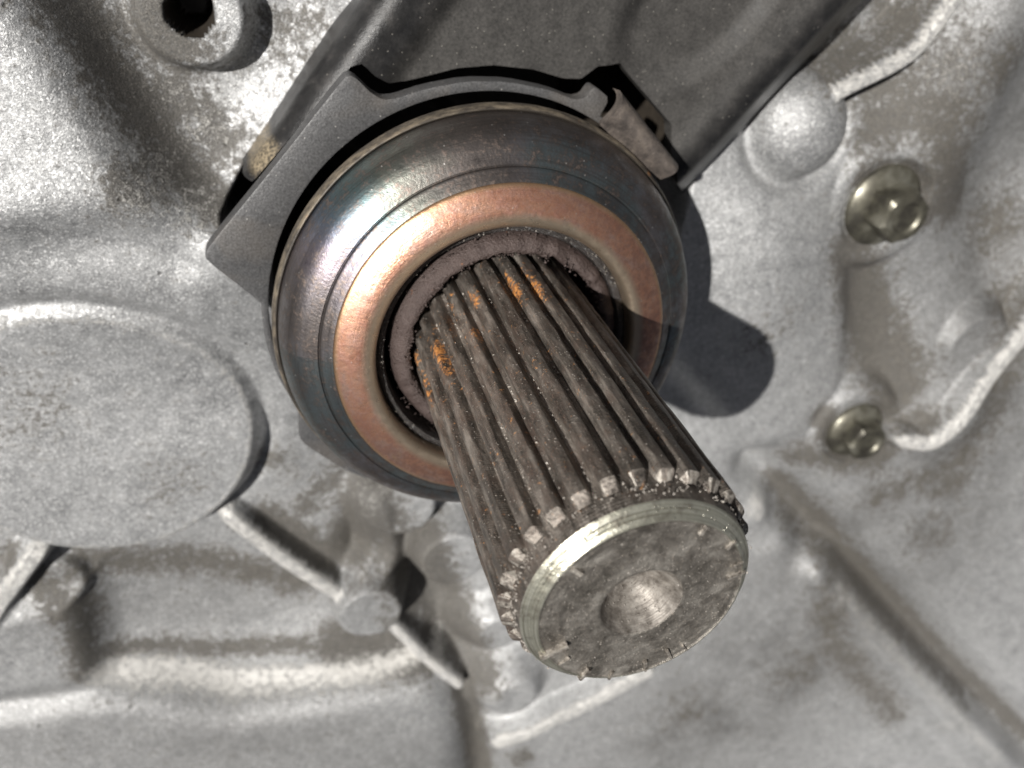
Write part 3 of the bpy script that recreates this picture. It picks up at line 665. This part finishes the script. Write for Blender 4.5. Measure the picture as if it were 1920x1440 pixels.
for ang, r0, r1, w, hgt in ((208, 7.6, 10.3, .55, .5), (12, 8.2, 10.0, .35, .35), (-62, 8.0, 9.7, .4, .3), (-78, 8.3, 9.9, .4, .3), (-118, 8.6, 10.2, .5, .4), (38, 8.9, 10.0, .4, .3), (142, 8.2, 9.3, .7, .3), (20, 8.6, 9.9, .25, .25), (-52, 8.7, 9.8, .3, .25), (-100, 8.9, 10.0, .3, .3), (222, 8.4, 9.6, .25, .25), (62, 8.6, 9.6, .5, .25)):
    a = math.radians(ang); ca, sa = math.cos(a), math.sin(a); V = []
    for z, k in ((1.0, 1.0), (1.16+hgt, .6)):
        for r, s in ((r0, -1), (r1, -1), (r1, 1), (r0, 1)): V.append((r*ca-s*k*w/2*sa, r*sa+s*k*w/2*ca, z-(0 if r == r0 else .15)))
    mesh('stake_mark', V, [(3, 2, 1, 0), (4, 5, 6, 7), (0, 1, 5, 4), (1, 2, 6, 5), (2, 3, 7, 6), (3, 0, 4, 7)], face, smooth=False, mats=FACET)
RUST = []
for px, py, hl, wd in ((825, 665, 4.6, 1.0), (800, 730, 4.2, .9), (960, 538, 3.6, 1.0), (1003, 532, 3.8, .8), (893, 622, 2.0, .7), (845, 590, 2.4, .9), (780, 670, 3.0, .8), (890, 560, 2.0, 1.0)):
    d = np.array([(px-960)/FPX, (py-720)/FPX, 1.0]) @ RM; a_ = d[0]**2+d[1]**2; b_ = CAM[0]*d[0]+CAM[1]*d[1]; c_ = CAM[0]**2+CAM[1]**2-12.3**2
    p = CAM + d*((-b_-math.sqrt(max(0, b_*b_-a_*c_)))/a_); RUST.append((math.atan2(p[1], p[0]), p[2], hl, wd/12.3))
# teeth: one mesh each
def tooth(k):
    ac = math.radians(120.1 + 360/NT_*k); rg = np.random.default_rng(100+k); lit_share = .12 if 88 < math.degrees(ac) % 360 < 158 else .6  # share of bright end facets; low on the top arc, painting in shade
    sec = [(-1.14, RR-.15), (-1.0, RR+.18), (-.80, RR+.78), (-.66, R0-.07), (-.5, R0+.01), (0, R0+.04), (.5, R0+.01), (.66, R0-.07), (.80, RR+.78), (1.0, RR+.18), (1.14, RR-.15)]
    zs = [-84, -60, -50] + list(np.arange(-47.5, -34, .7))+list(np.linspace(-34, -5, 14)) + [-2.6+rg.uniform(-.12, .12)]
    V = []; F = []; m_ = len(sec); mi = []
    for z in zs:
        for t, r in sec:
            wob = .035*rg.normal() if z > -47 and z < -3 else 0
            r2 = r+wob*(r > RR+.4); rot = ac + t/R0
            V.append((r2*math.cos(rot), r2*math.sin(rot), z))
    # chamfered end
    ze = -1.75+rg.uniform(-.3, .15); tw = rg.uniform(.45, .95)
    for t, r in sec:
        q = (r-RR)/(R0-RR); V.append(((RR-.05+.12*q)*math.cos(ac+t*tw/R0), (RR-.05+.12*q)*math.sin(ac+t*tw/R0), ze+.25*(1-q)))
    for j in range(len(zs)):
        for i in range(m_-1):
            F.append((j*m_+i, j*m_+i+1, (j+1)*m_+i+1, (j+1)*m_+i)); mi.append(1 if j == len(zs)-1 and (i == 7 or rg.random() < lit_share) else 0)  # one side facet always bright, painted as the lit edge
    o = mesh('spline_tooth', V, F, shaft, mats=[SPLINE, FACET], mi=mi)
    va = []
    for x_, y_, z_ in V:
        a = math.atan2(y_, x_); va.append(max(math.exp(-((((a-q[0]+math.pi) % (2*math.pi))-math.pi)/q[3])**2-((z_-q[1])/q[2])**2) for q in RUST))
    sharp(o, 28); at = o.data.attributes.new('rust', 'FLOAT', 'POINT'); at.data.foreach_set('value', va); return o
for k in range(NT_): tooth(k)

# ---------------------------------------------------------------- loose grit on the shaft and round the seal
GV = []; GF = []
def crumb(p, s):
    b = len(GV); q = RNG.normal(size=(6, 3))*.25
    for d, j in zip(((1, 0, 0), (-1, 0, 0), (0, 1, 0), (0, -1, 0), (0, 0, 1), (0, 0, -1)), q): GV.append(tuple(np.array(p)+s*(np.array(d)*.8+j)))
    for f in ((0, 2, 4), (2, 1, 4), (1, 3, 4), (3, 0, 4), (2, 0, 5), (1, 2, 5), (3, 1, 5), (0, 3, 5)): GF.append(tuple(b+i for i in f))
for _ in range(340):
    a = RNG.uniform(0, 2*math.pi); r = RNG.uniform(16.3, 17.2); crumb((BX+r*math.cos(a), BY+r*math.sin(a), -44.85+TY*r*math.sin(a)+RNG.uniform(-.12, .1)), .03+.11*RNG.random()**3)
for _ in range(420):
    a = math.radians(RNG.uniform(-20, 260)); crumb(((RR+.05)*math.cos(a), (RR+.05)*math.sin(a), -1.5+RNG.normal()*.7), RNG.uniform(.05, .16))
for _ in range(260):
    a = RNG.uniform(0, 2*math.pi); r = 9.9*math.sqrt(RNG.uniform(.12, 1)); crumb((r*math.cos(a), r*math.sin(a), 1.12), RNG.uniform(.03, .09))
for _ in range(420):
    a = math.radians(RNG.uniform(0, 250)); a2 = math.radians(120.1)+round((a-math.radians(120.1))/(2*math.pi/NT_)+.5)*2*math.pi/NT_-math.pi/NT_
    crumb(((RR+.1)*math.cos(a2), (RR+.1)*math.sin(a2), RNG.uniform(-44, -2)), RNG.uniform(.06, .18))
tag(mesh('grit', GV, GF, mats=GRIT, smooth=False), 'pale grit scattered over the shaft and round the bearing seal', 'grit', kind='stuff')

# dark crust crumbling along the sleeve's inner edge: part of the sleeve
GV.clear(); GF.clear()
for _ in range(560):
    a = RNG.uniform(0, 2*math.pi); r = 13.55+RNG.normal()*.28
    if fbm(np.array([a*3.]), np.array([1.5]), 3, 51)[0] > .12: continue
    crumb((.25+r*math.cos(a), .1+r*math.sin(a), -44.75+RNG.normal()*.3-.02*r*math.sin(a)), RNG.uniform(.08, .3))
for _ in range(260):
    a = RNG.uniform(0, 2*math.pi); r = RNG.uniform(15.2, 16.2); crumb((.25+r*math.cos(a), .1+r*math.sin(a), -45.4+RNG.normal()*.2-.03*r*math.sin(a)), RNG.uniform(.05, .2))
o = mesh('crust', GV, GF, gs_, mats=SLEEVE); o['kind'] = 'stuff'
